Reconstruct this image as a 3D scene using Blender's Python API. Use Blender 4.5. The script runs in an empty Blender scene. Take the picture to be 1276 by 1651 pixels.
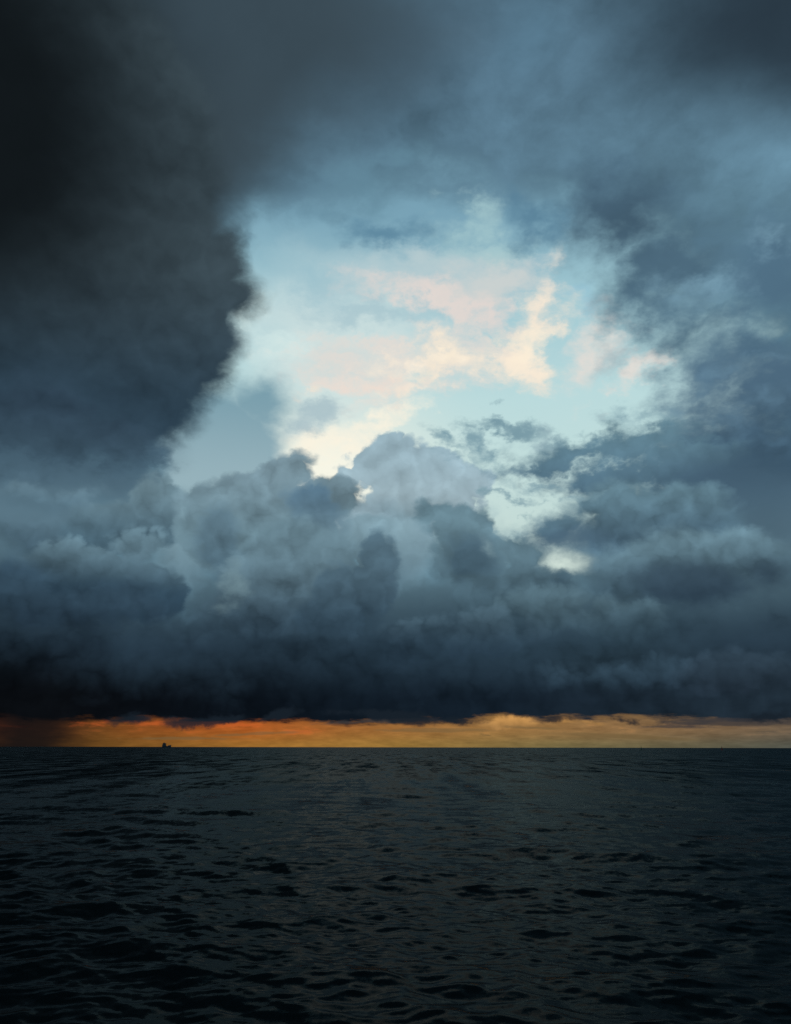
import bpy, bmesh, math, random
import numpy as np

# ------------------------------------------------------------------ camera
W, H, F = 1276.0, 1651.0, 1285.0          # photograph size and focal length in its pixels
CAM_H = 4.0                               # eye height above the water, metres
PITCH = math.atan((1204.8 - H / 2) / F)
scene = bpy.context.scene
col = scene.collection
cam_data = bpy.data.cameras.new("camera")
cam_data.lens = 36.0 * F / H
cam_data.sensor_width = 36.0
cam_data.clip_start = 0.1
cam_data.clip_end = 200000.0
cam = bpy.data.objects.new("camera", cam_data)
cam.location = (0, 0, CAM_H)
cam.rotation_euler = (math.pi / 2 + PITCH, math.radians(-0.1), 0)
col.objects.link(cam)
scene.camera = cam

cp, sp = math.cos(PITCH), math.sin(PITCH)
FWD, RGT, UPV = np.array([0, cp, sp]), np.array([1.0, 0, 0]), np.array([0, -sp, cp])


def pdir(px, py):
    """photo pixel -> world direction"""
    v = FWD + RGT * ((px - W / 2) / F) + UPV * (-(py - H / 2) / F)
    return v / np.linalg.norm(v)


def pel(px, py):
    return math.degrees(math.asin(pdir(px, py)[2]))


# ------------------------------------------------------------------ view
scene.view_settings.view_transform = 'Standard'
scene.view_settings.look = 'None'
scene.view_settings.exposure = 0.0
scene.view_settings.gamma = 1.0
scene.render.engine = 'CYCLES'
scene.cycles.use_adaptive_sampling = True
scene.cycles.adaptive_threshold = 0.008
scene.cycles.use_denoising = False
scene.cycles.adaptive_min_samples = 10
scene.cycles.max_bounces = 4
scene.cycles.glossy_bounces = 2
scene.cycles.diffuse_bounces = 2

# ------------------------------------------------------------------ world: dusk sky with storm clouds
SUN_EL, SUN_AZ = math.radians(3.0), math.radians(-5.0)      # low behind the clouds, nearly straight ahead
world = bpy.data.worlds.new("World")
scene.world = world
world.use_nodes = True
world.cycles.sampling_method = 'MANUAL'
world.cycles.sample_map_resolution = 512
NT = world.node_tree
NT.nodes.clear()


def lin(c):
    return tuple(((x / 255) / 12.92 if x / 255 <= 0.04045 else ((x / 255 + 0.055) / 1.055) ** 2.4) for x in c)


class S:
    """a scalar socket with arithmetic"""
    def __init__(self, s): self.s = s
    def __add__(self, o): return mth('ADD', self, o)
    __radd__ = __add__
    def __sub__(self, o): return mth('SUBTRACT', self, o)
    def __rsub__(self, o): return mth('SUBTRACT', o, self)
    def __mul__(self, o): return mth('MULTIPLY', self, o)
    __rmul__ = __mul__
    def __truediv__(self, o): return mth('DIVIDE', self, o)


class V:
    def __init__(self, s): self.s = s


def put(sock, v):
    if isinstance(v, (S, V)):
        NT.links.new(v.s, sock)
    elif v is not None:
        sock.default_value = v


def mth(op, *a, clamp=False):
    n = NT.nodes.new('ShaderNodeMath'); n.operation = op; n.use_clamp = clamp
    for i, x in enumerate(a): put(n.inputs[i], x)
    return S(n.outputs[0])


def vm(op, a, b=None, scale=None):
    n = NT.nodes.new('ShaderNodeVectorMath'); n.operation = op
    put(n.inputs[0], a)
    if b is not None: put(n.inputs[1], b)
    if scale is not None: put(n.inputs['Scale'], scale)
    return S(n.outputs['Value']) if op in ('DOT_PRODUCT', 'LENGTH') else V(n.outputs[0])


def noise(vec, scale, detail=5, rough=0.55, lac=2.1, typ='FBM', color=False):
    n = NT.nodes.new('ShaderNodeTexNoise'); n.noise_dimensions = '3D'; n.noise_type = typ
    put(n.inputs['Vector'], vec)
    n.inputs['Scale'].default_value = scale; n.inputs['Detail'].default_value = detail
    n.inputs['Roughness'].default_value = rough; n.inputs['Lacunarity'].default_value = lac
    return V(n.outputs['Color']) if color else S(n.outputs['Fac'])


def voro(vec, scale, smooth=0.3):
    n = NT.nodes.new('ShaderNodeTexVoronoi'); n.voronoi_dimensions = '2D'; n.feature = 'SMOOTH_F1'
    put(n.inputs['Vector'], vec)
    n.inputs['Scale'].default_value = scale; n.inputs['Detail'].default_value = 0
    n.inputs['Smoothness'].default_value = smooth
    return S(n.outputs['Distance'])


def sstep(x, a, b):
    n = NT.nodes.new('ShaderNodeMapRange'); n.interpolation_type = 'SMOOTHSTEP'; n.clamp = False
    put(n.inputs['Value'], x)
    put(n.inputs['From Min'], a); put(n.inputs['From Max'], b)
    return S(n.outputs[0])


def mixc(f, a, b, blend='MIX'):
    n = NT.nodes.new('ShaderNodeMix'); n.data_type = 'RGBA'; n.blend_type = blend; n.clamp_factor = True
    put(n.inputs[0], f)
    put(n.inputs[6], a if isinstance(a, V) else tuple(a) + (1,))
    put(n.inputs[7], b if isinstance(b, V) else tuple(b) + (1,))
    return V(n.outputs[2])


def cscale(c, k):
    """colour times a scalar, kept in colour sockets"""
    n = NT.nodes.new('ShaderNodeMix'); n.data_type = 'RGBA'; n.clamp_factor = False
    put(n.inputs[0], k); n.inputs[6].default_value = (0, 0, 0, 1)
    put(n.inputs[7], c if isinstance(c, V) else tuple(c) + (1,))
    return V(n.outputs[2])


def offset_noise(nz, amt):
    return vm('SCALE', vm('SUBTRACT', nz, (0.5, 0.5, 0.5)), scale=amt)


geo = NT.nodes.new('ShaderNodeTexCoord')
raw = V(geo.outputs['Generated'])
sepn = NT.nodes.new('ShaderNodeSeparateXYZ'); put(sepn.inputs[0], vm('NORMALIZE', raw))
zabs = mth('ABSOLUTE', S(sepn.outputs[2]))
comb = NT.nodes.new('ShaderNodeCombineXYZ')
put(comb.inputs[0], S(sepn.outputs[0])); put(comb.inputs[1], S(sepn.outputs[1])); put(comb.inputs[2], zabs)
D = V(comb.outputs[0])                                        # view direction, mirrored below the horizon
EL = mth('ARCSINE', zabs) * (180 / math.pi)                   # elevation in degrees
AZ = mth('ARCTAN2', S(sepn.outputs[0]), S(sepn.outputs[1])) * (180 / math.pi)

# shared turbulence
DZ = vm('MULTIPLY', D, (1, 1, 1.5))
W1 = noise(DZ, 5.0, 5, 0.55, color=True)
W2 = noise(DZ, 22.0, 4, 0.6, color=True)
N1 = noise(vm('ADD', DZ, offset_noise(W1, 0.15)), 6.0, 6, 0.5) - 0.5       # broad wisps
N2 = noise(vm('ADD', DZ, offset_noise(W2, 0.03)), 24.0, 5, 0.55) - 0.5     # fine wisps


A0 = pdir(700, 640)                                           # fixed sky direction the cloud chart is centred on
A1 = np.cross(A0, (0, 0, 1)); A1 /= np.linalg.norm(A1)
A2 = np.cross(A1, A0)


def flat_warp(nz, amt):
    return vm('MULTIPLY', vm('SUBTRACT', nz, (0.5, 0.5, 0.5)), (amt, amt, 0))


den = vm('DOT_PRODUCT', D, tuple(A0)) + 1.0001
CX, CY = vm('DOT_PRODUCT', D, tuple(A1)) / den, vm('DOT_PRODUCT', D, tuple(A2)) / den
prechart = NT.nodes.new('ShaderNodeCombineXYZ')
put(prechart.inputs[0], CX); put(prechart.inputs[1], CY)
PB = vm('ADD', V(prechart.outputs[0]), flat_warp(W2, 0.016))


def cauliflower(q, octaves):
    tot = None
    for sc, am, sm in octaves:
        d = voro(q, sc, sm)
        t = (1.0 - d * d * 1.6) * am
        tot = t if tot is None else tot + t
    return tot


OCT = ((19, 0.46, 0.45), (43, 0.28, 0.28), (97, 0.17, 0.18), (210, 0.09, 0.1))
B = cauliflower(PB, OCT)
BU = cauliflower(vm('ADD', PB, (0.002, 0.009, 0.0)), OCT[:3]) + 0.05
BN = B - 0.6
SH = B - BU                                                   # light from above on the billows


ST = NT.nodes.new('ShaderNodeCombineXYZ')
put(ST.inputs[0], AZ); put(ST.inputs[1], EL * 5.0)
STV = V(ST.outputs[0])
S1 = noise(STV, 0.35, 5, 0.55) - 0.5
S2 = noise(STV, 0.9, 5, 0.6) - 0.5

fib = NT.nodes.new('ShaderNodeCombineXYZ')
put(fib.inputs[0], CX * 14.0 - CY * 5.0); put(fib.inputs[1], CY * 42.0 + CX * 9.0)
N3 = noise(vm('ADD', V(fib.outputs[0]), offset_noise(W2, 0.9)), 1.0, 6, 0.62) - 0.5      # fibres in the high veil
chart = NT.nodes.new('ShaderNodeCombineXYZ')
put(chart.inputs[0], CX + (SH + N1 + N2 + N3 + S1 + S2) * 1e-7)
put(chart.inputs[1], CY)
chart.inputs[2].default_value = 1.0
P0 = V(chart.outputs[0])
P1 = flat_warp(W1, 0.025); P2 = flat_warp(W2, 0.011)
Psoft = vm('ADD', P0, flat_warp(W1, 0.05))
Pmid = vm('ADD', vm('ADD', P0, P1), P2)
Pwisp = vm('ADD', vm('ADD', P0, flat_warp(W1, 0.06)), flat_warp(W2, 0.035))
Pcrisp = vm('ADD', P0, flat_warp(W2, 0.009))

def stereo(d):
    k = 1.0 + float(np.dot(d, A0))
    return np.array([float(np.dot(d, A1)) / k, float(np.dot(d, A2)) / k])


def ell_raw(P, px, py, rx, ry, rot=0.0):
    """normalised distance from an elliptical cloud mass (1 on its rim)"""
    r = math.radians(rot)
    c = stereo(pdir(px, py))
    e1 = (stereo(pdir(px + rx * math.cos(r), py - rx * math.sin(r))) - stereo(pdir(px - rx * math.cos(r), py + rx * math.sin(r)))) / 2
    e2 = (stereo(pdir(px + ry * math.sin(r), py + ry * math.cos(r))) - stereo(pdir(px - ry * math.sin(r), py - ry * math.cos(r)))) / 2
    th = math.atan2(e1[1], e1[0]); sx, sy = np.hypot(*e1), np.hypot(*e2)
    if abs(th) < 0.05:
        n = NT.nodes.new('ShaderNodeVectorMath'); n.operation = 'MULTIPLY_ADD'
        put(n.inputs[0], P)
        n.inputs[1].default_value = (1 / sx, 1 / sy, 0)
        n.inputs[2].default_value = (-c[0] / sx, -c[1] / sy, 0)
        return vm('LENGTH', V(n.outputs[0]))
    ct, sn = math.cos(th), math.sin(th)
    u = vm('DOT_PRODUCT', P, (ct / sx, sn / sx, -(c[0] * ct + c[1] * sn) / sx))
    v = vm('DOT_PRODUCT', P, (-sn / sy, ct / sy, -(-c[0] * sn + c[1] * ct) / sy))
    return mth('SQRT', mth('MULTIPLY_ADD', u, u, v * v))


def ell(P, px, py, rx, ry, rot=0.0):
    k = math.sqrt(rx * ry) / 100.0
    return mth('MULTIPLY_ADD', ell_raw(P, px, py, rx, ry, rot), -k, k)


# (every shared field waits for the chart, so that the renderer works through the clouds one after another)
tie = ell_raw(Pmid, 638, 600, 400, 400) * 1e-7
EL, AZ, N1, N2, N3, BN, SH, S1, S2 = [x + tie for x in (EL, AZ, N1, N2, N3, BN, SH, S1, S2)]


def union(Dv, es):
    f = None
    for e in es:
        g = ell(Dv, *e)
        f = g if f is None else mth('MAXIMUM', f, g)
    return f


def cloud(base, es, top, bot=None, y0=None, y1=None, soft=0.5, n1=0.0, n2=0.0, b=0.0, sh=0.00, tone=0.0, op=1.0,
          warp='mid', edge=0.0, rim=0.0, s2=0.0, n3=0.0):
    """composite one cloud mass over what lies behind it: base <- cloud"""
    Dv = {'soft': Psoft, 'mid': Pmid, 'crisp': Pcrisp, 'wisp': Pwisp, 'none': P0}[warp]
    f = union(Dv, es)
    for field, amt in ((N1, n1), (N2, n2), (BN, b), (N3, n3), (S2, s2)):
        if amt: f = mth('MULTIPLY_ADD', field, amt, f)
    al = sstep(f, edge, edge + soft)
    if op != 1.0: al = al * op
    cx = sum(e[0] for e in es) / len(es)
    if bot is None:
        cc = lin(top)
    else:
        t = sstep(EL, pel(cx, y1), pel(cx, y0))
        cc = mixc(t, lin(bot), lin(top))
    if sh or tone or rim:
        m = mth('MULTIPLY_ADD', f, 1e-6, 1.0)
        if rim: m = mth('MULTIPLY_ADD', sstep(f, edge + .5, edge + .05), rim, m)
        if sh: m = mth('MULTIPLY_ADD', SH, sh, m)
        if tone: m = mth('MULTIPLY_ADD', N1, tone, m)
        m = mth('MAXIMUM', m, 0.05)
        cc = cscale(cc, m)
    return mixc(al, base, cc)


# clear evening air: physical sky plus the pale, bright air around the hidden sun
sky = NT.nodes.new('ShaderNodeTexSky'); sky.sky_type = 'NISHITA'; sky.sun_disc = False
sky.sun_elevation = SUN_EL; sky.sun_rotation = SUN_AZ
sky.air_density = 1.0; sky.dust_density = 1.5; sky.ozone_density = 1.5
nish = cscale(V(sky.outputs[0]), 0.02)
el60 = EL / 60.0
ramp = NT.nodes.new('ShaderNodeValToRGB')
put(ramp.inputs[0], el60)
stops = [(0.0, (150, 140, 100)), (pel(638, 900) / 60, (206, 228, 222)), (pel(638, 760) / 60, (204, 233, 231)), (pel(638, 650) / 60, (196, 230, 232)),
         (pel(638, 500) / 60, (170, 212, 222)), (pel(638, 350) / 60, (128, 172, 192)), (0.95, (78, 116, 146))]
cr = ramp.color_ramp
while len(cr.elements) < len(stops): cr.elements.new(0.5)
for e, (p, c) in zip(cr.elements, stops):
    e.position = p; e.color = lin(c) + (1,)
C = mixc(0.12, V(ramp.outputs[0]), nish)
g = ell_raw(P0, 530, 765, 150, 110)
C = mixc(mth('POWER', 2.718, 0 - g * g) * 0.85, C, lin((255, 250, 232)))

# high veil, some of it lit by the hidden sun
C = cloud(C, [(560, 560, 220, 200)], (210, 226, 224), soft=1.6, n1=1.6, n2=.4, op=.75, warp='soft')
C = cloud(C, [(520, 455, 150, 60)], (152, 190, 202), soft=1.0, n1=1.6, n2=.5, op=.8, n3=.9, warp='wisp')
C = cloud(C, [(720, 440, 190, 60)], (184, 204, 208), soft=.9, n1=1.4, n2=.5, op=.85, n3=.9, warp='wisp')
C = cloud(C, [(620, 510, 170, 34)], (160, 192, 202), soft=.7, n1=1.2, n2=.4, op=.7, n3=.9, warp='wisp')
C = cloud(C, [(610, 590, 190, 50)], (214, 217, 213), soft=.7, n1=1.2, n2=.6, op=.7, n3=.9, warp='wisp')
C = cloud(C, [(430, 520, 50, 50), (470, 570, 70, 40)], (214, 236, 233), soft=.8, n1=1.0, n2=.4, op=.8, n3=.9, warp='wisp')
C = cloud(C, [(725, 492, 150, 26, -17), (640, 464, 44, 16)], (232, 217, 209), soft=.7, n1=.6, n2=.7, op=.85, n3=.9, warp='wisp', edge=-.15)
C = cloud(C, [(800, 450, 120, 44, 10)], (208, 211, 208), soft=.8, n1=1.0, n2=.6, op=.75, n3=.9, warp='wisp', edge=-.1)
C = cloud(C, [(878, 455, 24, 60, -10)], (230, 224, 213), soft=.6, n1=.6, n2=.7, op=.65, n3=.9, warp='wisp', edge=-.1)
C = cloud(C, [(720, 585, 125, 62), (660, 630, 85, 32, 20)], (234, 221, 211), soft=.9, n1=.9, n2=.9, op=.9, n3=.9, warp='wisp', edge=-.2)
C = cloud(C, [(720, 582, 84, 40), (680, 612, 60, 20)], (250, 238, 213), soft=.8, n1=.8, n2=.8, op=.85, n3=.9, warp='wisp', edge=-.2)
C = cloud(C, [(790, 545, 110, 14, -30), (600, 560, 110, 14, -10), (580, 585, 100, 10, -8)], (228, 219, 211), soft=.5, n1=.6, n2=.8, op=.6, n3=.9, warp='wisp', edge=-.1)
C = cloud(C, [(870, 510, 42, 60, -18), (842, 562, 58, 50)], (240, 228, 212), soft=.7, n1=.5, n2=.8, op=.9, n3=.9, warp='wisp', edge=-.2)
C = cloud(C, [(868, 518, 28, 46, -18), (846, 564, 44, 38)], (250, 234, 213), soft=.7, n1=.4, n2=.6, op=.88, n3=.9, warp='wisp', edge=-.15)
C = cloud(C, [(705, 592, 100, 34), (665, 632, 60, 18)], (253, 239, 217), soft=.6, n1=.3, n2=.6, n3=.8, b=.7, sh=.3, op=.75, warp='wisp', edge=.02)
C = cloud(C, [(856, 545, 44, 62, -10)], (253, 240, 217), soft=.65, n1=.2, n2=.5, n3=.7, b=.6, op=.75, warp='wisp', edge=.05)
C = cloud(C, [(590, 616, 120, 20, -4), (510, 632, 34, 20, 20)], (238, 221, 209), soft=.6, n1=.6, n2=.8, op=.8, n3=.9, warp='wisp', edge=-.15)
C = cloud(C, [(512, 630, 26, 12, 30)], (253, 234, 206), soft=.4, n1=.3, n2=.5, op=.8, n3=.9, warp='wisp', edge=-.08)
C = cloud(C, [(620, 690, 95, 22, 27), (545, 728, 85, 38, 10)], (253, 244, 224), soft=.7, n1=.6, n2=.8, op=.85, n3=.9, warp='wisp', edge=-.15)
C = cloud(C, [(535, 675, 74, 40, 15)], (166, 190, 198), soft=.6, n1=.6, n2=.6, op=.85, n3=.9, warp='wisp', edge=-.05)
C = cloud(C, [(955, 560, 56, 62, 10)], (229, 221, 213), soft=.7, n1=.6, n2=.9, op=.85, n3=.9, warp='wisp', edge=-.15)
C = cloud(C, [(1042, 592, 60, 24, 42)], (230, 222, 214), soft=.5, n1=.5, n2=.7, op=.85, n3=.9, warp='wisp', edge=-.1)
C = cloud(C, [(990, 580, 44, 44)], (136, 170, 181), soft=.7, n1=1.0, n2=1.2, op=.6, n3=.9, warp='wisp')
C = cloud(C, [(925, 478, 40, 34)], (148, 194, 214), soft=.6, n1=.5, n2=.5, op=.8, n3=.9, warp='wisp')

# the deck that closes round the opening, all the way over the sky
f = (ell_raw(Psoft, 700, 605, 375, 250) - 1.0) * 3.0 + N1 * 3.4 + N2 * 0.9
t = sstep(EL, pel(638, 700), pel(638, 60))
deckc = mixc(t, lin((104, 142, 160)), lin((82, 112, 131)))
deckc = mixc(sstep(EL, 46, 64), deckc, lin((40, 52, 61)))
deckc = cscale(deckc, mth('MAXIMUM', N1 * 2.0 + N2 * 0.5 + 0.97, 0.2))
C = mixc(sstep(f, -0.15, 1.1), C, deckc)

# grey-blue sheet left of the opening
C = cloud(C, [(350, 720, 120, 120), (420, 650, 80, 60), (290, 770, 60, 60)], (120, 157, 171), (150, 178, 187), 600, 790, soft=.6, n1=.6, n2=.3, warp='mid', edge=-.1)

# --- upper right: soft grey-blue masses
C = cloud(C, [(600, 300, 120, 80), (540, 345, 90, 30)], (100, 138, 156), soft=1.0, n1=1.4, n2=.4, op=.75, warp='wisp')
C = cloud(C, [(850, 60, 90, 120)], (92, 128, 150), soft=1.2, n1=1.0, op=.6, warp='soft')
C = cloud(C, [(1010, 345, 130, 95, 10), (1080, 430, 130, 80, 40), (1040, 480, 100, 70), (1100, 530, 80, 60)], (70, 97, 116), (80, 110, 128), 260, 570, soft=1.1, n1=1.2, n2=.5, tone=1.0, warp='wisp', edge=-.25)
C = cloud(C, [(1250, 430, 100, 90), (1190, 500, 70, 36, 35), (1210, 580, 120, 60)], (80, 111, 132), soft=1.1, n1=1.1, n2=.4, tone=.5, warp='wisp', edge=-.4)
C = cloud(C, [(1140, 452, 80, 30, 15), (1255, 375, 55, 20)], (134, 173, 192), soft=.9, n1=.9, n2=.6, op=.7, warp='wisp', edge=-.1)
C = cloud(C, [(1230, 545, 55, 32)], (100, 142, 168), soft=.7, n1=1.2, n2=.7, op=.6, warp='wisp')
C = cloud(C, [(1170, 620, 80, 50), (1240, 650, 150, 80), (1220, 740, 170, 100)], (82, 112, 134), (58, 84, 104), 590, 790, soft=1.1, n1=1.1, n2=.5, tone=.6, warp='wisp', edge=-.45)
C = cloud(C, [(1175, 610, 80, 22, 25), (1250, 600, 60, 20, -15), (1130, 660, 60, 18, 10)], (106, 140, 160), soft=.6, n1=.9, n2=.9, op=.6, warp='wisp', edge=-.05)
C = cloud(C, [(1230, 690, 100, 36, 10), (1180, 740, 90, 34), (1250, 770, 60, 30)], (60, 85, 105), (54, 78, 97), 650, 800, soft=.7, n1=1.0, n2=.8, tone=1.0, op=.75, warp='wisp', edge=-.05)
C = cloud(C, [(1240, 650, 80, 40), (1190, 690, 60, 34), (1265, 720, 90, 50)], (88, 118, 138), (58, 83, 102), 610, 770, soft=.45, n1=.5, n2=.4, b=.6, sh=1.2, tone=.6, op=.8, warp='mid')
C = cloud(C, [(1290, 20, 430, 230)], (38, 51, 62), soft=2.4, n1=1.0, op=.92, warp='soft')
C = cloud(C, [(745, 356, 66, 46), (790, 400, 90, 30)], (164, 199, 204), soft=.9, n1=.9, n2=1.5, n3=.6, op=.85, warp='wisp', edge=-.1)
C = cloud(C, [(630, 368, 95, 36)], (90, 132, 156), soft=.6, n1=.9, n2=.5, op=.85, warp='wisp', edge=-.1)
C = cloud(C, [(860, 350, 65, 55)], (86, 126, 150), soft=.7, n1=1.0, n2=.5, op=.85, warp='wisp', edge=-.15)

# --- far pale tower
C = cloud(C, [(660, 762, 92, 46), (645, 724, 36, 22), (600, 747, 38, 26), (570, 770, 20, 14), (740, 784, 42, 28), (670, 815, 105, 44)],
          (150, 176, 187), (156, 179, 188), 705, 830, edge=-.03, soft=.1, n2=.25, b=.5, rim=.08, sh=.75, tone=.2, warp='crisp')
C = cloud(C, [(590, 835, 70, 40), (620, 860, 80, 50)], (146, 171, 182), (124, 154, 167), 800, 900, soft=.25, n1=.2, n2=.2, b=.4, sh=.8, warp='crisp', edge=-.1)

# --- murk behind the towers
mt = sstep(EL, pel(638, 1060), pel(638, 840))
murk = cscale(mixc(mt, lin((40, 58, 72)), lin((104, 136, 150))), N1 * 0.6 + 1.0)
C = mixc(sstep(EL + N1 * 10.0 + BN * 4.0, pel(638, 865), pel(638, 970)), C, murk)

# --- broken scud and banks on the right
C = cloud(C, [(810, 678, 66, 15, 6), (900, 690, 60, 16)], (114, 148, 161), soft=.4, n1=.4, n2=.8, op=.92, warp='wisp', edge=-.1)
C = cloud(C, [(792, 715, 20, 34), (735, 715, 42, 14, -20), (750, 745, 22, 14)], (120, 154, 167), soft=.4, n1=.4, n2=.8, op=.9, warp='wisp', edge=-.1)
C = cloud(C, [(870, 690, 60, 26)], (160, 186, 192), soft=.5, n1=.6, n2=.6, op=.7, warp='wisp')
C = cloud(C, [(1050, 665, 90, 26, -6)], (122, 155, 168), soft=.5, n1=.8, n2=.8, op=.8, warp='wisp')
C = cloud(C, [(950, 712, 100, 28, 8), (1040, 715, 110, 42), (885, 740, 60, 17, 12), (1010, 765, 110, 34), (1110, 760, 110, 60)],
          (98, 132, 147), (82, 112, 130), 670, 790, soft=.55, n1=.5, n2=.8, sh=.5, tone=.8, warp='wisp', edge=-.24)
C = cloud(C, [(900, 805, 26, 7, 25), (850, 830, 30, 10, -15), (815, 800, 26, 7)], (125, 158, 168), soft=.25, n1=.3, n2=.7, op=.9, warp='wisp')
C = cloud(C, [(1200, 790, 160, 70), (1260, 850, 120, 80)], (68, 94, 113), (80, 106, 121), 740, 880, soft=.8, n1=.8, n2=.4, tone=.5, warp='mid', edge=-.2)
C = cloud(C, [(985, 812, 86, 36, 14), (905, 850, 62, 30, 10), (1090, 830, 120, 50), (1040, 860, 140, 50)],
          (96, 127, 141), (78, 106, 124), 780, 890, soft=.35, n1=.5, n2=.4, b=.4, sh=.9, tone=.5, warp='mid', edge=-.1)
C = cloud(C, [(885, 772, 70, 14, 8), (955, 792, 60, 22), (840, 800, 40, 10, -10)], (124, 156, 168), soft=.45, n1=.4, n2=.9, n3=.4, op=.8, warp='wisp', edge=-.05)
C = cloud(C, [(902, 905, 60, 20)], (206, 223, 214), soft=.4, n1=.4, n2=.4, warp='mid', edge=-.1)
C = cloud(C, [(930, 868, 90, 22, 4)], (76, 102, 120), soft=.4, n1=.3, n2=.4, b=.3, op=.85, warp='mid', edge=-.05)
C = cloud(C, [(1010, 925, 80, 60), (1090, 900, 120, 60), (1190, 895, 110, 44)], (98, 127, 140), (66, 90, 104), 850, 955, soft=.4, n1=.4, n2=.3, b=.4, sh=1.1, tone=.4, warp='mid', edge=-.05)
C = cloud(C, [(1110, 940, 130, 40), (1230, 930, 60, 30)], (56, 76, 90), (42, 60, 75), 900, 985, soft=.6, n1=.5, n2=.2, sh=.5, tone=.4, warp='mid', edge=-.15)

# --- light between the towers, left-hand clouds, then the towers, each lobe lit on top and dark below
C = cloud(C, [(650, 885, 80, 90)], (132, 161, 173), (104, 134, 148), 800, 980, soft=.6, n1=.5, sh=.6, warp='mid')
C = cloud(C, [(60, 850, 150, 90)], (96, 124, 138), (66, 91, 107), 770, 930, soft=1.0, n1=1.0, b=.5, sh=.8, tone=.6, warp='mid', edge=-.2)
C = cloud(C, [(40, 770, 190, 80), (180, 790, 70, 50)], (70, 95, 111), (90, 118, 133), 720, 850, soft=.8, n1=.8, n2=.3, warp='mid', edge=-.3)
C = cloud(C, [(300, 890, 80, 90)], (132, 161, 172), (100, 130, 145), 800, 970, soft=.6, n1=.4, sh=.5, warp='mid')
C = cloud(C, [(250, 812, 40, 40), (262, 855, 26, 30), (190, 860, 80, 54)], (102, 128, 139), (75, 102, 117), 765, 890, soft=.18, n1=.25, n2=.15, b=.6, rim=.06, sh=0.90, tone=.5, warp='crisp', edge=-.05)
C = cloud(C, [(298, 865, 22, 80)], (130, 160, 172), (104, 134, 148), 790, 960, soft=.35, n1=.2, n2=.15, b=.2, warp='crisp')
C = cloud(C, [(472, 754, 21, 17), (445, 770, 32, 22), (400, 792, 58, 28), (338, 805, 32, 20), (420, 855, 118, 75), (530, 806, 50, 30)],
          (117, 142, 153), (102, 130, 142), 730, 890, soft=.14, n1=.1, n2=.15, b=.4, sh=.9, tone=.3, warp='crisp', edge=-.12)
C = cloud(C, [(590, 862, 54, 44), (610, 910, 40, 60)], (117, 144, 155), (86, 113, 126), 815, 950, soft=.22, n1=.15, n2=.15, b=.6, rim=.06, sh=0.94, warp='crisp', edge=-.05)
C = cloud(C, [(505, 806, 44, 24), (520, 830, 46, 44)], (85, 114, 133), (98, 125, 138), 780, 875, soft=.3, n1=.15, n2=.15, b=.6, rim=.06, sh=0.72, tone=.2, warp='crisp', edge=-.05)
C = cloud(C, [(355, 880, 46, 60), (400, 920, 70, 50)], (92, 119, 133), (73, 99, 114), 830, 960, soft=.35, n1=.25, n2=.15, b=.6, rim=.06, sh=0.90, warp='crisp')
C = cloud(C, [(480, 920, 120, 80), (430, 985, 110, 60)], (100, 127, 139), (55, 76, 91), 850, 1030, soft=.26, n1=.3, n2=.1, b=.65, rim=.06, sh=0.94, tone=.4, warp='crisp')
C = cloud(C, [(385, 962, 34, 38)], (128, 156, 163), soft=.6, n1=.4, n2=.4, op=.5, warp='wisp', edge=-.1)
C = cloud(C, [(658, 880, 36, 90, -8)], (134, 163, 174), (88, 116, 131), 810, 975, soft=.5, n1=.45, n2=.25, b=.35, sh=.6, op=.85, warp='mid')
C = cloud(C, [(612, 908, 30, 44), (575, 960, 64, 56), (545, 1000, 80, 40)], (79, 104, 118), (51, 72, 87), 870, 1025, soft=.2, n1=.2, n2=.1, b=.65, rim=.06, sh=0.94, warp='crisp')
C = cloud(C, [(690, 825, 42, 22), (760, 845, 72, 32), (755, 900, 66, 60), (825, 885, 56, 32, -25), (905, 940, 26, 20), (820, 962, 110, 58)],
          (100, 129, 141), (62, 85, 98), 805, 1010, soft=.22, n1=.25, n2=.25, b=.6, rim=.06, sh=0.97, tone=.5, warp='crisp')
C = cloud(C, [(755, 905, 52, 48), (905, 940, 24, 18)], (70, 95, 110), (60, 83, 97), 850, 970, soft=.4, n1=.3, n2=.2, b=.6, rim=.06, sh=0.90, op=.85, warp='crisp')
C = cloud(C, [(785, 885, 10, 16, 20), (862, 915, 8, 20, 35)], (150, 178, 184), soft=.35, n1=.3, n2=.5, op=.5, warp='mid')
C = cloud(C, [(880, 985, 80, 40), (1010, 1000, 90, 40)], (83, 109, 121), (47, 67, 80), 940, 1040, soft=.26, n1=.3, n2=.1, b=.65, rim=.06, sh=1.01, op=.9, warp='crisp')
C = cloud(C, [(690, 1030, 120, 44, 12), (800, 1020, 90, 40)], (77, 102, 116), (36, 53, 68), 970, 1060, soft=.22, n1=.3, n2=.1, b=.65, rim=.06, sh=1.01, op=.9, warp='crisp')
C = cloud(C, [(215, 886, 58, 38), (130, 925, 130, 54), (240, 945, 62, 54)], (106, 136, 150), (42, 63, 78), 850, 965, soft=.17, n1=.2, n2=.1, b=.6, rim=.06, sh=0.94, tone=.4, warp='crisp')
C = cloud(C, [(120, 975, 200, 50), (250, 990, 54, 40), (0, 950, 130, 70)], (52, 74, 90), (30, 45, 58), 925, 1040, soft=.6, n1=.4, b=.4, sh=.8, warp='mid')
C = cloud(C, [(330, 1025, 90, 34), (440, 1040, 90, 30)], (58, 80, 94), (34, 50, 63), 985, 1060, soft=.4, n1=.3, b=.65, rim=.06, sh=0.94, op=.85, warp='crisp')

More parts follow.
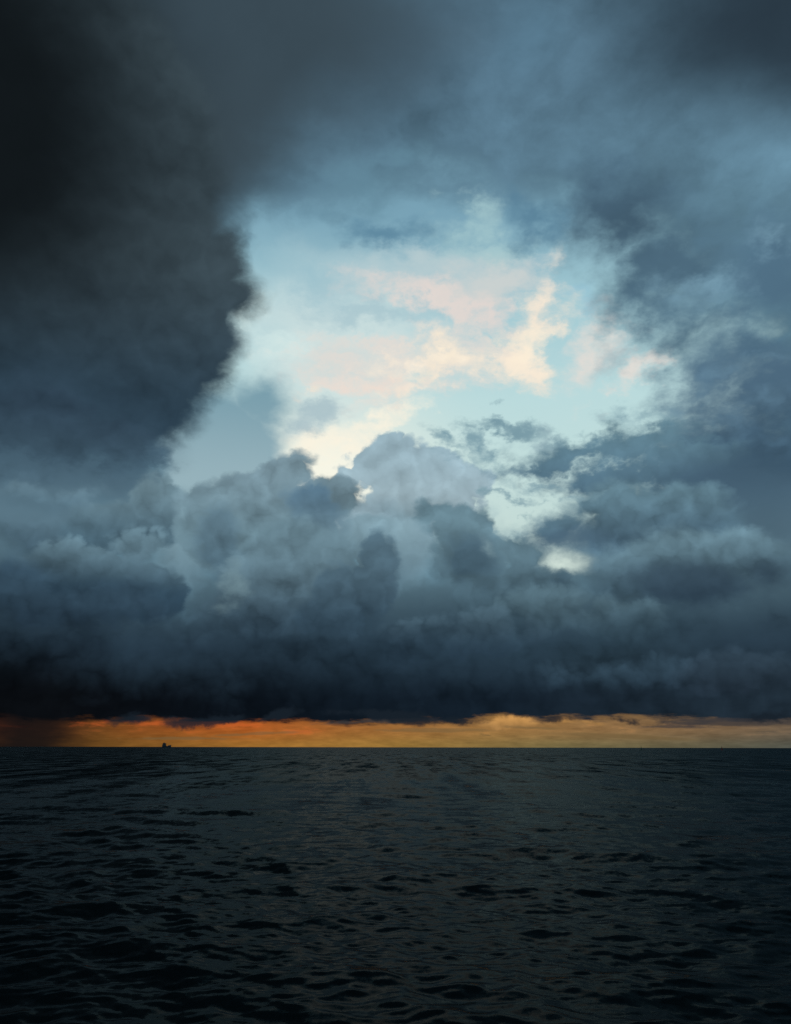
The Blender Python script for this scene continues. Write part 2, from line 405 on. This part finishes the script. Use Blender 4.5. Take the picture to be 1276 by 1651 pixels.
# --- the long dark bank over the horizon and the sunset strip under it
def az_ramp(stops):
    a01 = AZ / 120.0 + 0.5
    r = NT.nodes.new('ShaderNodeValToRGB')
    put(r.inputs[0], a01)
    el_ = r.color_ramp.elements
    pts = [(math.degrees(math.atan2(pdir(x, 1190)[0], pdir(x, 1190)[1])) / 120 + 0.5, c) for x, c in stops]
    while len(el_) < len(pts): el_.new(0.5)
    for e, (p, c) in zip(el_, pts):
        e.position = p; e.color = lin(c) + (1,)
    return V(r.outputs[0])


low = az_ramp([(-400, (40, 34, 34)), (0, (70, 44, 26)), (150, (112, 76, 34)), (400, (170, 116, 50)), (640, (164, 126, 62)), (900, (128, 114, 74)), (1276, (88, 90, 80)), (1900, (60, 64, 66))])
high = az_ramp([(-400, (40, 34, 34)), (0, (84, 44, 28)), (160, (122, 76, 36)), (400, (190, 100, 42)), (560, (172, 112, 56)), (800, (172, 128, 74)), (1276, (120, 102, 82)), (1900, (60, 64, 66))])
strip = mixc(sstep(EL, 0.0, 1.3), low, high)
strip = cscale(strip, mth('MAXIMUM', S1 * 0.9 + S2 * 0.7 + 1.0, 0.3))
hot = sstep(S1 * 1.0 + S2 * 0.6, 0.06, 0.3) * sstep(EL, 0.5, 1.3)
strip = mixc(hot * 0.55, strip, az_ramp([(-300, (90, 50, 36)), (100, (190, 84, 40)), (400, (212, 102, 46)), (640, (208, 132, 70)), (900, (214, 150, 82)), (1276, (150, 116, 84)), (1900, (70, 66, 66))]))
cool = sstep(S1 * 0.8 - S2 * 0.6, 0.08, 0.3) * sstep(EL, 0.2, 0.8)
strip = mixc(cool * 0.55, strip, az_ramp([(0, (50, 40, 30)), (400, (120, 92, 44)), (900, (104, 92, 66)), (1276, (78, 76, 72))]))
rain = ell_raw(Psoft, 45, 1190, 95, 200, 4)
strip = mixc(sstep(rain + S1 * 0.5, 1.45, 0.2) * 0.92, strip, lin((24, 22, 23)))

strip = cscale(strip, 0.80)
lift = mth('POWER', 2.718, 0 - mth('POWER', (AZ - 9.0) / 6.0, 2.0)) * 0.35 + mth('POWER', 2.718, 0 - mth('POWER', (AZ + 18.0) / 5.0, 2.0)) * 0.1
bedge = EL + S1 * 1.6 + S2 * 0.3 + N1 * 1.6 - lift
bankt = sstep(EL, 2.9, 10.0)
bankc = mixc(bankt, az_ramp([(-300, (8, 11, 14)), (100, (9, 12, 16)), (400, (9, 15, 22)), (560, (14, 23, 32)), (800, (19, 30, 41)), (1276, (32, 45, 56)), (1700, (34, 46, 56))]),
             az_ramp([(-300, (22, 33, 42)), (100, (28, 42, 54)), (300, (42, 60, 74)), (638, (50, 72, 88)), (1000, (56, 80, 94)), (1276, (44, 62, 76)), (1700, (52, 72, 86))]))
bankc = cscale(bankc, mth('MAXIMUM', SH * 0.8 + N1 * 0.6 + S1 * 0.3 + 1.0, 0.15))
topedge = sstep(EL + N1 * 5.0 + BN * 4.0, 10.5, 3.5)
C = mixc(topedge, C, bankc)
C = mixc(sstep(bedge, 1.95, 1.4), C, strip)
C = cloud(C, [(830, 1160, 34, 9), (800, 1166, 24, 6), (905, 1161, 22, 5), (960, 1166, 26, 5)], (206, 152, 86), (150, 112, 66), 1152, 1172, soft=.12, n2=.12, b=.18, sh=1.5, op=.85, warp='crisp', edge=-.03)
C = cloud(C, [(372, 1169, 60, 7), (240, 1167, 50, 6), (488, 1180, 34, 7), (150, 1168, 40, 6)], (216, 98, 46), soft=.22, s2=.45, op=.4, warp='none', edge=-.02)
C = cloud(C, [(1180, 1163, 140, 8), (1090, 1171, 80, 4), (640, 1162, 100, 5), (545, 1165, 50, 4)], (60, 57, 58), soft=.16, s2=.4, op=.8, warp='none', edge=-.02)
C = cloud(C, [(700, 1177, 110, 4), (420, 1183, 80, 3), (1000, 1186, 130, 4), (300, 1191, 110, 3), (860, 1173, 60, 3)], (112, 92, 60), soft=.12, s2=.35, op=.55, warp='none', edge=-.02)
C = cloud(C, [(640, 1156, 80, 12), (735, 1157, 50, 12), (1010, 1162, 70, 9), (1250, 1158, 80, 12), (560, 1158, 40, 8), (330, 1155, 90, 10), (435, 1160, 50, 9), (890, 1154, 40, 9), (210, 1152, 50, 10)], (24, 33, 42), soft=.2, n2=.5, n1=.2, b=.15, op=.9, warp='mid')
C = cloud(C, [(960, 1085, 110, 40), (1060, 1075, 60, 30)], (62, 86, 102), (34, 50, 63), 1030, 1130, soft=.4, n1=.4, b=.6, rim=.22, sh=1.3, op=.6, warp='crisp')
C = cloud(C, [(1200, 1085, 120, 40)], (52, 70, 84), (34, 46, 58), 1030, 1130, soft=.4, n1=.4, b=.6, rim=.22, sh=1.3, op=.7, warp='crisp')

# --- near dark mass, upper left, and its veil reaching over the top
C = cloud(C, [(620, 90, 230, 150, 20)], (68, 89, 103), soft=1.6, n1=1.4, tone=.3, warp='soft', op=.9)
C = cloud(C, [(370, 70, 390, 270, 20)], (58, 74, 84), soft=2.2, n1=1.6, tone=.4, warp='soft', edge=-.3)
C = cloud(C, [(330, 250, 190, 190)], (58, 73, 82), soft=1.6, n1=1.2, warp='soft')
C = cloud(C, [(90, 290, 290, 370), (352, 415, 54, 66), (374, 480, 56, 46), (332, 555, 60, 58), (280, 540, 110, 140), (300, 480, 100, 90), (302, 615, 56, 50), (190, 640, 150, 100), (165, 705, 80, 46), (-40, 580, 260, 140)],
          (58, 73, 81), (42, 61, 75), 380, 690, soft=.5, n1=.25, n2=.4, b=.28, sh=.55, tone=.9, warp='crisp', edge=-.12)
C = cloud(C, [(40, 690, 230, 90), (190, 720, 90, 60)], (52, 73, 89), (70, 95, 111), 640, 780, soft=1.1, n1=1.2, n2=.3, tone=1.0, op=.8, warp='soft', edge=-.2)
C = cloud(C, [(110, 800, 90, 30), (30, 790, 90, 30)], (104, 132, 146), (80, 107, 122), 760, 830, soft=.5, n1=.7, n2=.4, b=.6, sh=1.0, tone=.6, op=.75, warp='mid')
C = cloud(C, [(60, 748, 120, 30, 8), (160, 765, 70, 22, -10), (230, 745, 40, 24)], (62, 86, 102), (76, 102, 118), 720, 790, soft=.5, n1=.8, n2=.8, b=.3, sh=.6, tone=.9, op=.85, warp='wisp', edge=-.05)
C = cloud(C, [(140, 705, 110, 44), (40, 680, 150, 60), (185, 735, 44, 30)], (46, 64, 79), (58, 80, 95), 650, 770, soft=.5, n1=.8, n2=.7, b=.3, sh=.6, tone=.8, op=.85, warp='wisp')
C = cloud(C, [(-130, 160, 620, 600)], (15, 20, 23), soft=4.2, n1=1.0, warp='soft', op=.97)

bgcol = cscale(C, 10.0)
bg = NT.nodes.new('ShaderNodeBackground')
put(bg.inputs[0], bgcol); bg.inputs[1].default_value = 0.1
out = NT.nodes.new('ShaderNodeOutputWorld')
NT.links.new(bg.outputs[0], out.inputs[0])

# ------------------------------------------------------------------ sun: low and veiled behind the bank
sun_data = bpy.data.lights.new("sun", 'SUN')
sun_data.energy = 0.02
sun_data.angle = math.radians(60)
sun_data.color = (1.0, 0.82, 0.6)
sun = bpy.data.objects.new("sun", sun_data)
sun.rotation_euler = (math.pi / 2 - SUN_EL, 0, math.pi - SUN_AZ)
sun.location = (0, 40, 60)
col.objects.link(sun)


# ------------------------------------------------------------------ materials
def material(name, color, rough=0.6, metal=0.0, var=0.25, scale=4.0):
    m = bpy.data.materials.new(name); m.use_nodes = True
    nt = m.node_tree; b = nt.nodes['Principled BSDF']
    tc = nt.nodes.new('ShaderNodeTexCoord'); nz = nt.nodes.new('ShaderNodeTexNoise')
    nz.inputs['Scale'].default_value = scale; nz.inputs['Detail'].default_value = 6
    nt.links.new(tc.outputs['Object'], nz.inputs['Vector'])
    r = nt.nodes.new('ShaderNodeValToRGB')
    r.color_ramp.elements[0].position = 0.3; r.color_ramp.elements[1].position = 0.7
    r.color_ramp.elements[0].color = tuple(x * (1 - var) for x in color) + (1,)
    r.color_ramp.elements[1].color = tuple(min(1, x * (1 + var)) for x in color) + (1,)
    nt.links.new(nz.outputs['Fac'], r.inputs[0]); nt.links.new(r.outputs[0], b.inputs['Base Color'])
    b.inputs['Roughness'].default_value = rough; b.inputs['Metallic'].default_value = metal
    return m


def sea_material():
    m = bpy.data.materials.new("sea_water"); m.use_nodes = True
    nt = m.node_tree; b = nt.nodes['Principled BSDF']
    L = nt.links.new
    g = nt.nodes.new('ShaderNodeNewGeometry')
    dist = nt.nodes.new('ShaderNodeVectorMath'); dist.operation = 'LENGTH'
    L(g.outputs['Position'], dist.inputs[0])

    def ripple(scale, stretch, detail, rough):
        mp = nt.nodes.new('ShaderNodeMapping'); mp.inputs['Scale'].default_value = stretch
        L(g.outputs['Position'], mp.inputs['Vector'])
        n = nt.nodes.new('ShaderNodeTexNoise'); n.inputs['Scale'].default_value = scale
        n.inputs['Detail'].default_value = detail; n.inputs['Roughness'].default_value = rough
        L(mp.outputs[0], n.inputs['Vector'])
        sub = nt.nodes.new('ShaderNodeVectorMath'); sub.operation = 'SUBTRACT'; sub.inputs[1].default_value = (0.5, 0.5, 0.5)
        L(n.outputs['Color'], sub.inputs[0])
        return sub.outputs[0]

    def scaled(v, k):
        x = nt.nodes.new('ShaderNodeVectorMath'); x.operation = 'SCALE'
        L(v, x.inputs[0])
        if isinstance(k, float): x.inputs['Scale'].default_value = k
        else: L(k, x.inputs['Scale'])
        return x.outputs[0]

    def add(a, c):
        x = nt.nodes.new('ShaderNodeVectorMath'); x.operation = 'ADD'
        L(a, x.inputs[0]); L(c, x.inputs[1]); return x.outputs[0]
    far = nt.nodes.new('ShaderNodeMapRange')                  # waves too far away to be modelled one by one
    far.inputs['From Min'].default_value = 30; far.inputs['From Max'].default_value = 160
    far.inputs['To Min'].default_value = 0.22; far.inputs['To Max'].default_value = SEA_FAR
    L(dist.outputs['Value'], far.inputs['Value'])
    v = add(g.outputs['Normal'], scaled(ripple(2.2, (0.75, 0.7, 1.0), 6, 0.72), SEA_RIPPLE))
    v = add(v, scaled(ripple(0.30, (1.0, 0.16, 1.0), 5, 0.68), far.outputs[0]))
    v = add(v, scaled(ripple(9.0, (0.8, 0.9, 1.0), 4, 0.65), 0.22))
    gust = ripple(0.16, (1.0, 0.10, 1.0), 5, 0.7)              # cat's paws: rougher and smoother patches
    gd = nt.nodes.new('ShaderNodeVectorMath'); gd.operation = 'DOT_PRODUCT'; gd.inputs[1].default_value = (2.2, 0, 0)
    L(gust, gd.inputs[0])
    gm = nt.nodes.new('ShaderNodeMath'); gm.operation = 'MULTIPLY_ADD'; L(gd.outputs['Value'], gm.inputs[0]); L(far.outputs[0], gm.inputs[1]); L(far.outputs[0], gm.inputs[2])
    lean = nt.nodes.new('ShaderNodeCombineXYZ'); lean.inputs[1].default_value = -0.28     # steep wave fronts face the shore
    v = add(v, scaled(lean.outputs[0], gm.outputs[0]))
    nn = nt.nodes.new('ShaderNodeVectorMath'); nn.operation = 'NORMALIZE'
    L(v, nn.inputs[0])
    nt.nodes.remove(b)
    fr = nt.nodes.new('ShaderNodeFresnel'); fr.inputs['IOR'].default_value = SEA_IOR
    gl = nt.nodes.new('ShaderNodeBsdfGlossy'); gl.inputs['Roughness'].default_value = 0.1
    gl.inputs['Color'].default_value = SEA_GLOSS + (1,)
    di = nt.nodes.new('ShaderNodeBsdfDiffuse'); di.inputs['Color'].default_value = (0.008, 0.012, 0.013, 1)
    mx = nt.nodes.new('ShaderNodeMixShader')
    for n in (fr, gl, di): L(nn.outputs[0], n.inputs['Normal'])
    L(fr.outputs[0], mx.inputs[0]); L(di.outputs[0], mx.inputs[1]); L(gl.outputs[0], mx.inputs[2])
    L(mx.outputs[0], nt.nodes['Material Output'].inputs['Surface'])
    return m


SEA_RIPPLE, SEA_FAR = 0.42, 0.8
SEA_IOR, SEA_GLOSS = 1.10, (0.335, 0.375, 0.385)


def tag(o, label, cat, group=None):
    o['label'] = label; o['category'] = cat
    if group: o['group'] = group
    return o


# ------------------------------------------------------------------ sea: one sheet out to the horizon
def build_sea():
    rng = np.random.default_rng(11)
    inner = np.radians(np.linspace(-31, 31, 880))
    outer_r = np.radians(np.concatenate([np.linspace(31.4, 60, 40), np.linspace(63, 180, 40)]))
    th = np.concatenate([-outer_r[::-1], inner, outer_r[:-1]])
    # rings: even steps in the view angle nearby, geometric far out
    dep = np.linspace(math.radians(24), math.radians(0.30), 760)
    r = CAM_H / np.tan(dep)
    r = np.concatenate([[1.5, 3, 5, 7], r[r > 8.5], np.geomspace(r[-1] * 1.03, 60000, 70)])
    R, T = np.meshgrid(r.astype(np.float32), th.astype(np.float32), indexing='ij')
    X0, Y0 = R * np.sin(T), R * np.cos(T)
    dr = np.gradient(r)[:, None].astype(np.float32) * np.ones_like(T)
    dt = np.gradient(th)[None, :].astype(np.float32) * R
    spacing = np.maximum(dr * 0.8, dt)
    X, Y, Z = X0.copy(), Y0.copy(), np.zeros_like(X0)
    lam = np.geomspace(0.28, 11.0, 130) * rng.uniform(0.94, 1.06, 130)
    for l in lam:
        k = 2 * math.pi / l
        spread = 0.42 if l > 3 else 0.8
        th0 = math.radians(196) + rng.normal(0, spread)         # running towards the viewer, a little to the left
        slope = (0.031 if l < 0.9 else 0.031 * (0.9 / l) ** 0.42) * rng.uniform(0.4, 1.6)
        a = slope / k
        fade = np.clip((l / spacing - 3.0) / 3.0, 0, 1)
        ph = k * (X0 * math.sin(th0) + Y0 * math.cos(th0)) + rng.uniform(0, 6.283)
        # groups: each train swells and fades along its own slow envelope
        env = 0.65 + 0.5 * np.sin((X0 * math.cos(th0) - Y0 * math.sin(th0)) * k * 0.13 + rng.uniform(0, 6.28)) * np.sin(ph * 0.11 + rng.uniform(0, 6.28))
        a = a * fade * env
        Z += a * np.cos(ph)
        q = 0.6 * a * np.sin(ph)
        X -= q * math.sin(th0); Y -= q * math.cos(th0)
    nr, nc = R.shape
    co = np.stack([X, Y, Z], -1).reshape(-1, 3).astype(np.float32)
    i = np.arange(nr - 1)[:, None] * nc; j = np.arange(nc)[None, :]
    j2 = (j + 1) % nc
    quads = np.stack([i + j, i + j2, i + nc + j2, i + nc + j], -1).reshape(-1, 4).astype(np.int32)
    me = bpy.data.meshes.new("sea")
    me.vertices.add(len(co)); me.vertices.foreach_set('co', co.ravel())
    me.loops.add(quads.size); me.loops.foreach_set('vertex_index', quads.ravel())
    me.polygons.add(len(quads))
    me.polygons.foreach_set('loop_start', np.arange(0, quads.size, 4, dtype=np.int32))
    me.polygons.foreach_set('loop_total', np.full(len(quads), 4, dtype=np.int32))
    me.polygons.foreach_set('use_smooth', np.ones(len(quads), dtype=bool))
    me.update(); me.validate()
    me.materials.append(sea_material())
    o = bpy.data.objects.new("sea", me); col.objects.link(o)
    o['kind'] = 'structure'
    o['label'] = 'dark choppy sea reaching to the horizon under the storm clouds'
    return o


sea = build_sea()


# ------------------------------------------------------------------ things on the water
def link_mesh(name, bm, mat, parent=None, smooth=False):
    me = bpy.data.meshes.new(name)
    bmesh.ops.recalc_face_normals(bm, faces=bm.faces)
    bm.to_mesh(me); bm.free()
    if smooth:
        for p in me.polygons: p.use_smooth = True
    me.materials.append(mat)
    o = bpy.data.objects.new(name, me); col.objects.link(o); o.parent = parent
    return o


def add_box(bm, c, size, taper=1.0, bevel=0.0):
    r = bmesh.ops.create_cube(bm, size=1.0)
    for v in r['verts']:
        k = taper if v.co.z > 0 else 1.0
        v.co = (c[0] + v.co.x * size[0] * k, c[1] + v.co.y * size[1] * k, c[2] + v.co.z * size[2])
    if bevel:
        es = list({e for v in r['verts'] for e in v.link_edges})
        bmesh.ops.bevel(bm, geom=es, offset=bevel, segments=2, affect='EDGES')


def add_bar(bm, a, b, r0, r1=None, n=8):
    a, b = np.array(a, float), np.array(b, float)
    r1 = r0 if r1 is None else r1
    d = (b - a) / np.linalg.norm(b - a)
    u = np.cross(d, (0, 0, 1) if abs(d[2]) < 0.9 else (1, 0, 0)); u /= np.linalg.norm(u); w = np.cross(d, u)
    ring = lambda p, r: [bm.verts.new(p + r * (u * math.cos(t) + w * math.sin(t))) for t in np.linspace(0, 2 * math.pi, n, endpoint=False)]
    A, B_ = ring(a, r0), ring(b, r1)
    for i in range(n): bm.faces.new((A[i], A[(i + 1) % n], B_[(i + 1) % n], B_[i]))
    bm.faces.new(A[::-1]); bm.faces.new(B_)


def add_lathe(bm, prof, n=20):
    rings = [[bm.verts.new((r * math.cos(t), r * math.sin(t), z)) for t in np.linspace(0, 2 * math.pi, n, endpoint=False)] for r, z in prof]
    for p, q in zip(rings, rings[1:]):
        for i in range(n): bm.faces.new((p[i], p[(i + 1) % n], q[(i + 1) % n], q[i]))
    bm.faces.new(rings[0][::-1]); bm.faces.new(rings[-1])


M_HULL = material("hull_paint", (0.035, 0.04, 0.05), 0.55)
M_WHITE = material("weathered_grey_paint", (0.10, 0.10, 0.10), 0.6, var=0.15)
M_DECK = material("deck_paint", (0.10, 0.05, 0.035), 0.7)
M_DARK = material("dark_steel", (0.05, 0.05, 0.055), 0.5)
M_GLASS = material("bridge_glass", (0.01, 0.012, 0.015), 0.1)
M_ORANGE = material("lifeboat_orange", (0.5, 0.12, 0.03), 0.5)
M_RED = material("buoy_red", (0.30, 0.03, 0.02), 0.5)
M_GREEN = material("buoy_green", (0.02, 0.12, 0.05), 0.5)


def sea_point(px, dist):
    d = pdir(px, 1204.8); az = math.atan2(d[0], d[1])
    return Vec((dist * math.sin(az), dist * math.cos(az), 0.0)), az


from mathutils import Vector as Vec


def build_ship():
    loc, az = sea_point(269.5, 5000)
    t = bpy.data.objects.new("cargo_ship", None); col.objects.link(t)
    t.location = loc
    t.rotation_euler = (0, 0, -az + math.radians(62))          # bow to the right, swung away from the viewer
    tag(t, 'small dark cargo ship with tall stern superstructure on the far horizon', 'ship')
    Lh, bw = 80.0, 13.0
    # hull: stations from stern to bow with sheer and flare
    bm = bmesh.new()
    rows = []
    for k in range(25):
        u = k / 24; x = -Lh / 2 + Lh * u
        full = min(1.0, 0.82 + u * 1.2) if u < 0.2 else (1.0 if u < 0.74 else max(0.02, 1 - ((u - 0.74) / 0.26) ** 2.0))
        sheer = 5.2 + (0.8 * (1 - u / 0.2) if u < 0.2 else 0) + (5.2 * min(1, (u - 0.72) / 0.05) + 1.8 * (u - 0.72) / 0.28 if u > 0.72 else 0)
        rake = 5.0 * max(0, (u - 0.85) / 0.15)
        row = []
        for s_ in (-1, 1):
            sec = [(0.0, -3.0), (0.75 * full, -3.0), (0.93 * full ** 1.4, -1.0), (0.97 * full ** 1.3, 1.5), (full, sheer)]
            pts = [bm.verts.new((x + rake * (z + 3) / (sheer + 3), s_ * y * bw / 2, z)) for y, z in sec]
            row.append(pts)
        rows.append(row)
    for A, B_ in zip(rows, rows[1:]):
        for s_ in (0, 1):
            for i in range(4):
                bm.faces.new((A[s_][i], B_[s_][i], B_[s_][i + 1], A[s_][i + 1]))
        bm.faces.new((A[0][4], B_[0][4], B_[1][4], A[1][4]))
        bm.faces.new((A[0][0], A[1][0], B_[1][0], B_[0][0]))
    for row in (rows[0], rows[-1]):
        bm.faces.new(row[0] + row[1][::-1])
    bmesh.ops.remove_doubles(bm, verts=bm.verts, dist=0.001)
    hull = link_mesh("hull", bm, M_HULL, t)
    bm = bmesh.new()
    add_bar(bm, (37.5, 5.6, 7.5), (38.4, 5.9, 5.9), 0.25); add_bar(bm, (37.4, 5.9, 5.7), (39.4, 5.9, 6.1), 0.22)
    link_mesh("anchor", bm, M_DARK, hull)
    # holds
    for x in (-10.0, 4.5, 19.0):
        bm = bmesh.new(); add_box(bm, (x, 0, 6.3), (12.6, 9.6, 2.2), 1.0, 0.25); add_box(bm, (x, 0, 7.55), (12.0, 9.0, 0.35), 0.98)
        link_mesh("hatch_cover", bm, M_DECK, t)
    # stern superstructure
    for x, z, sx, sy, h in ((-29, 7.0, 18, 12.4, 3.6), (-29.3, 10.1, 17, 11.8, 2.8), (-29.6, 12.9, 15.5, 11.4, 2.8), (-29.8, 15.6, 14, 11.0, 2.7)):
        bm = bmesh.new(); add_box(bm, (x, 0, z), (sx, sy, h), 1.0, 0.12)
        add_box(bm, (x, 0, z + h / 2), (sx + 1.0, sy + 0.8, 0.18))
        deck = link_mesh("accommodation_deck", bm, M_WHITE, t)
        for wy in np.linspace(-sy / 2 + 1.4, sy / 2 - 1.4, 6):
            wb = bmesh.new(); add_box(wb, (x + sx / 2 + 0.02, wy, z + 0.3), (0.1, 0.8, 0.9), 1.0, 0.0)
            link_mesh("window", wb, M_GLASS, deck)
    bm = bmesh.new(); add_box(bm, (-28.6, 0, 18.5), (12.0, 11.5, 3.0), 1.04, 0.15); add_box(bm, (-28.6, 0, 20.2), (13.0, 12.4, 0.3)); add_box(bm, (-29.5, 0, 21.2), (9.0, 9.0, 1.8), 0.95, 0.1)
    bridge = link_mesh("bridge", bm, M_WHITE, t)
    for wy in np.linspace(-4.4, 4.4, 8):
        wb = bmesh.new(); add_box(wb, (-22.5, wy, 18.9), (0.14, 0.95, 1.1)); link_mesh("window", wb, M_GLASS, bridge)
    for s_ in (-1, 1):
        bm = bmesh.new(); add_box(bm, (-26.5, s_ * 6.6, 17.5), (3.0, 2.8, 1.2), 1.0, 0.1); link_mesh("bridge_wing", bm, M_WHITE, bridge)
        bm = bmesh.new(); add_box(bm, (-33, s_ * 6.6, 12.6), (6.5, 2.2, 2.0), 0.8, 0.5); link_mesh("lifeboat", bm, M_ORANGE, t)
    bm = bmesh.new(); add_box(bm, (-34.5, 0, 20.4), (4.6, 4.2, 7.2), 0.82, 0.35)
    for y in (-0.8, 0.8): add_bar(bm, (-34.7, y, 23.5), (-35.0, y, 25.2), 0.4)
    link_mesh("funnel", bm, M_DARK, t)
    bm = bmesh.new(); add_bar(bm, (-28.5, 0, 22.0), (-28.5, 0, 26.0), 0.4, 0.18); add_bar(bm, (-28.5, -2.6, 24.2), (-28.5, 2.6, 24.2), 0.14)
    mast = link_mesh("mast", bm, M_WHITE, t)
    bm = bmesh.new(); add_box(bm, (-28.0, 0, 25.0), (0.5, 3.6, 0.4), 0.9); link_mesh("radar_scanner", bm, M_WHITE, mast)
    bm = bmesh.new(); add_bar(bm, (34.0, 0, 11.2), (34.0, 0, 15.0), 0.4, 0.18); add_bar(bm, (34.0, -1.4, 14.0), (34.0, 1.4, 14.0), 0.12)
    link_mesh("foremast", bm, M_WHITE, t)
    for x in (36.5, 31.0):
        bm = bmesh.new(); add_box(bm, (x, 0, 11.9), (2.0, 3.2, 1.2), 0.9, 0.2)
        link_mesh("windlass", bm, M_DARK, t)
    for s_ in (-1, 1):
        bm = bmesh.new()
        for x in np.linspace(-18, 26, 23): add_bar(bm, (x, s_ * 6.2, 5.2), (x, s_ * 6.2, 6.3), 0.05, n=4)
        for z in (5.75, 6.3): add_bar(bm, (-18, s_ * 6.2, z), (26, s_ * 6.2, z), 0.05, n=4)
        link_mesh("railing", bm, M_WHITE, t)
    t.scale = (1.15, 1.3, 1.12)
    return t


ship = build_ship()


def build_buoy(px, dist, wide, paint, label):
    loc, az = sea_point(px, dist)
    t = bpy.data.objects.new("navigation_buoy", None); col.objects.link(t)
    t.location = loc; t.rotation_euler = (math.radians(1.5), math.radians(-1), random.random())
    tag(t, label, 'buoy', 'buoys far out on the horizon')
    bm = bmesh.new(); add_lathe(bm, [(0.9 * wide, -0.9), (1.35 * wide, -0.2), (1.4 * wide, 0.5), (1.3 * wide, 0.75), (0.5, 0.9)])
    link_mesh("float", bm, paint, t, True)
    for i in range(4):
        a = math.pi / 4 + i * math.pi / 2
        bm = bmesh.new(); add_bar(bm, (0.95 * wide * math.cos(a), 0.95 * wide * math.sin(a), 0.7), (0.28 * math.cos(a), 0.28 * math.sin(a), 5.6), 0.09, 0.07)
        link_mesh("leg", bm, paint, t)
    for z, r in ((2.2, 0.78 * wide), (3.7, 0.5 * wide), (5.5, 0.36)):
        bm = bmesh.new()
        for i in range(4):
            a, b = math.pi / 4 + i * math.pi / 2, math.pi / 4 + (i + 1) * math.pi / 2
            add_bar(bm, (r * math.cos(a), r * math.sin(a), z), (r * math.cos(b), r * math.sin(b), z), 0.06, n=6)
        link_mesh("bracing", bm, paint, t)
    bm = bmesh.new(); add_lathe(bm, [(0.62 * wide, 0.85), (0.34, 5.6)], 14); link_mesh("pillar", bm, paint, t, True)
    bm = bmesh.new(); add_lathe(bm, [(0.42, 5.6), (0.42, 5.7), (0.2, 5.75), (0.2, 6.2), (0.12, 6.35)]); link_mesh("lantern", bm, M_DARK, t)
    bm = bmesh.new(); add_bar(bm, (0, 0, 6.3), (0, 0, 6.7), 0.05)
    if wide > 1: add_lathe(bm, [(0.42, 6.6), (0.04, 7.5)], 12)
    else: add_lathe(bm, [(0.28, 6.6), (0.28, 7.5)], 12)
    link_mesh("topmark", bm, paint, t)
    return t


random.seed(3)
build_buoy(1034, 1500, 0.95, M_GREEN, 'tiny slender buoy on the horizon, the one further left')
build_buoy(1164, 1560, 1.35, M_RED, 'tiny broad-based buoy on the horizon close to the right edge')
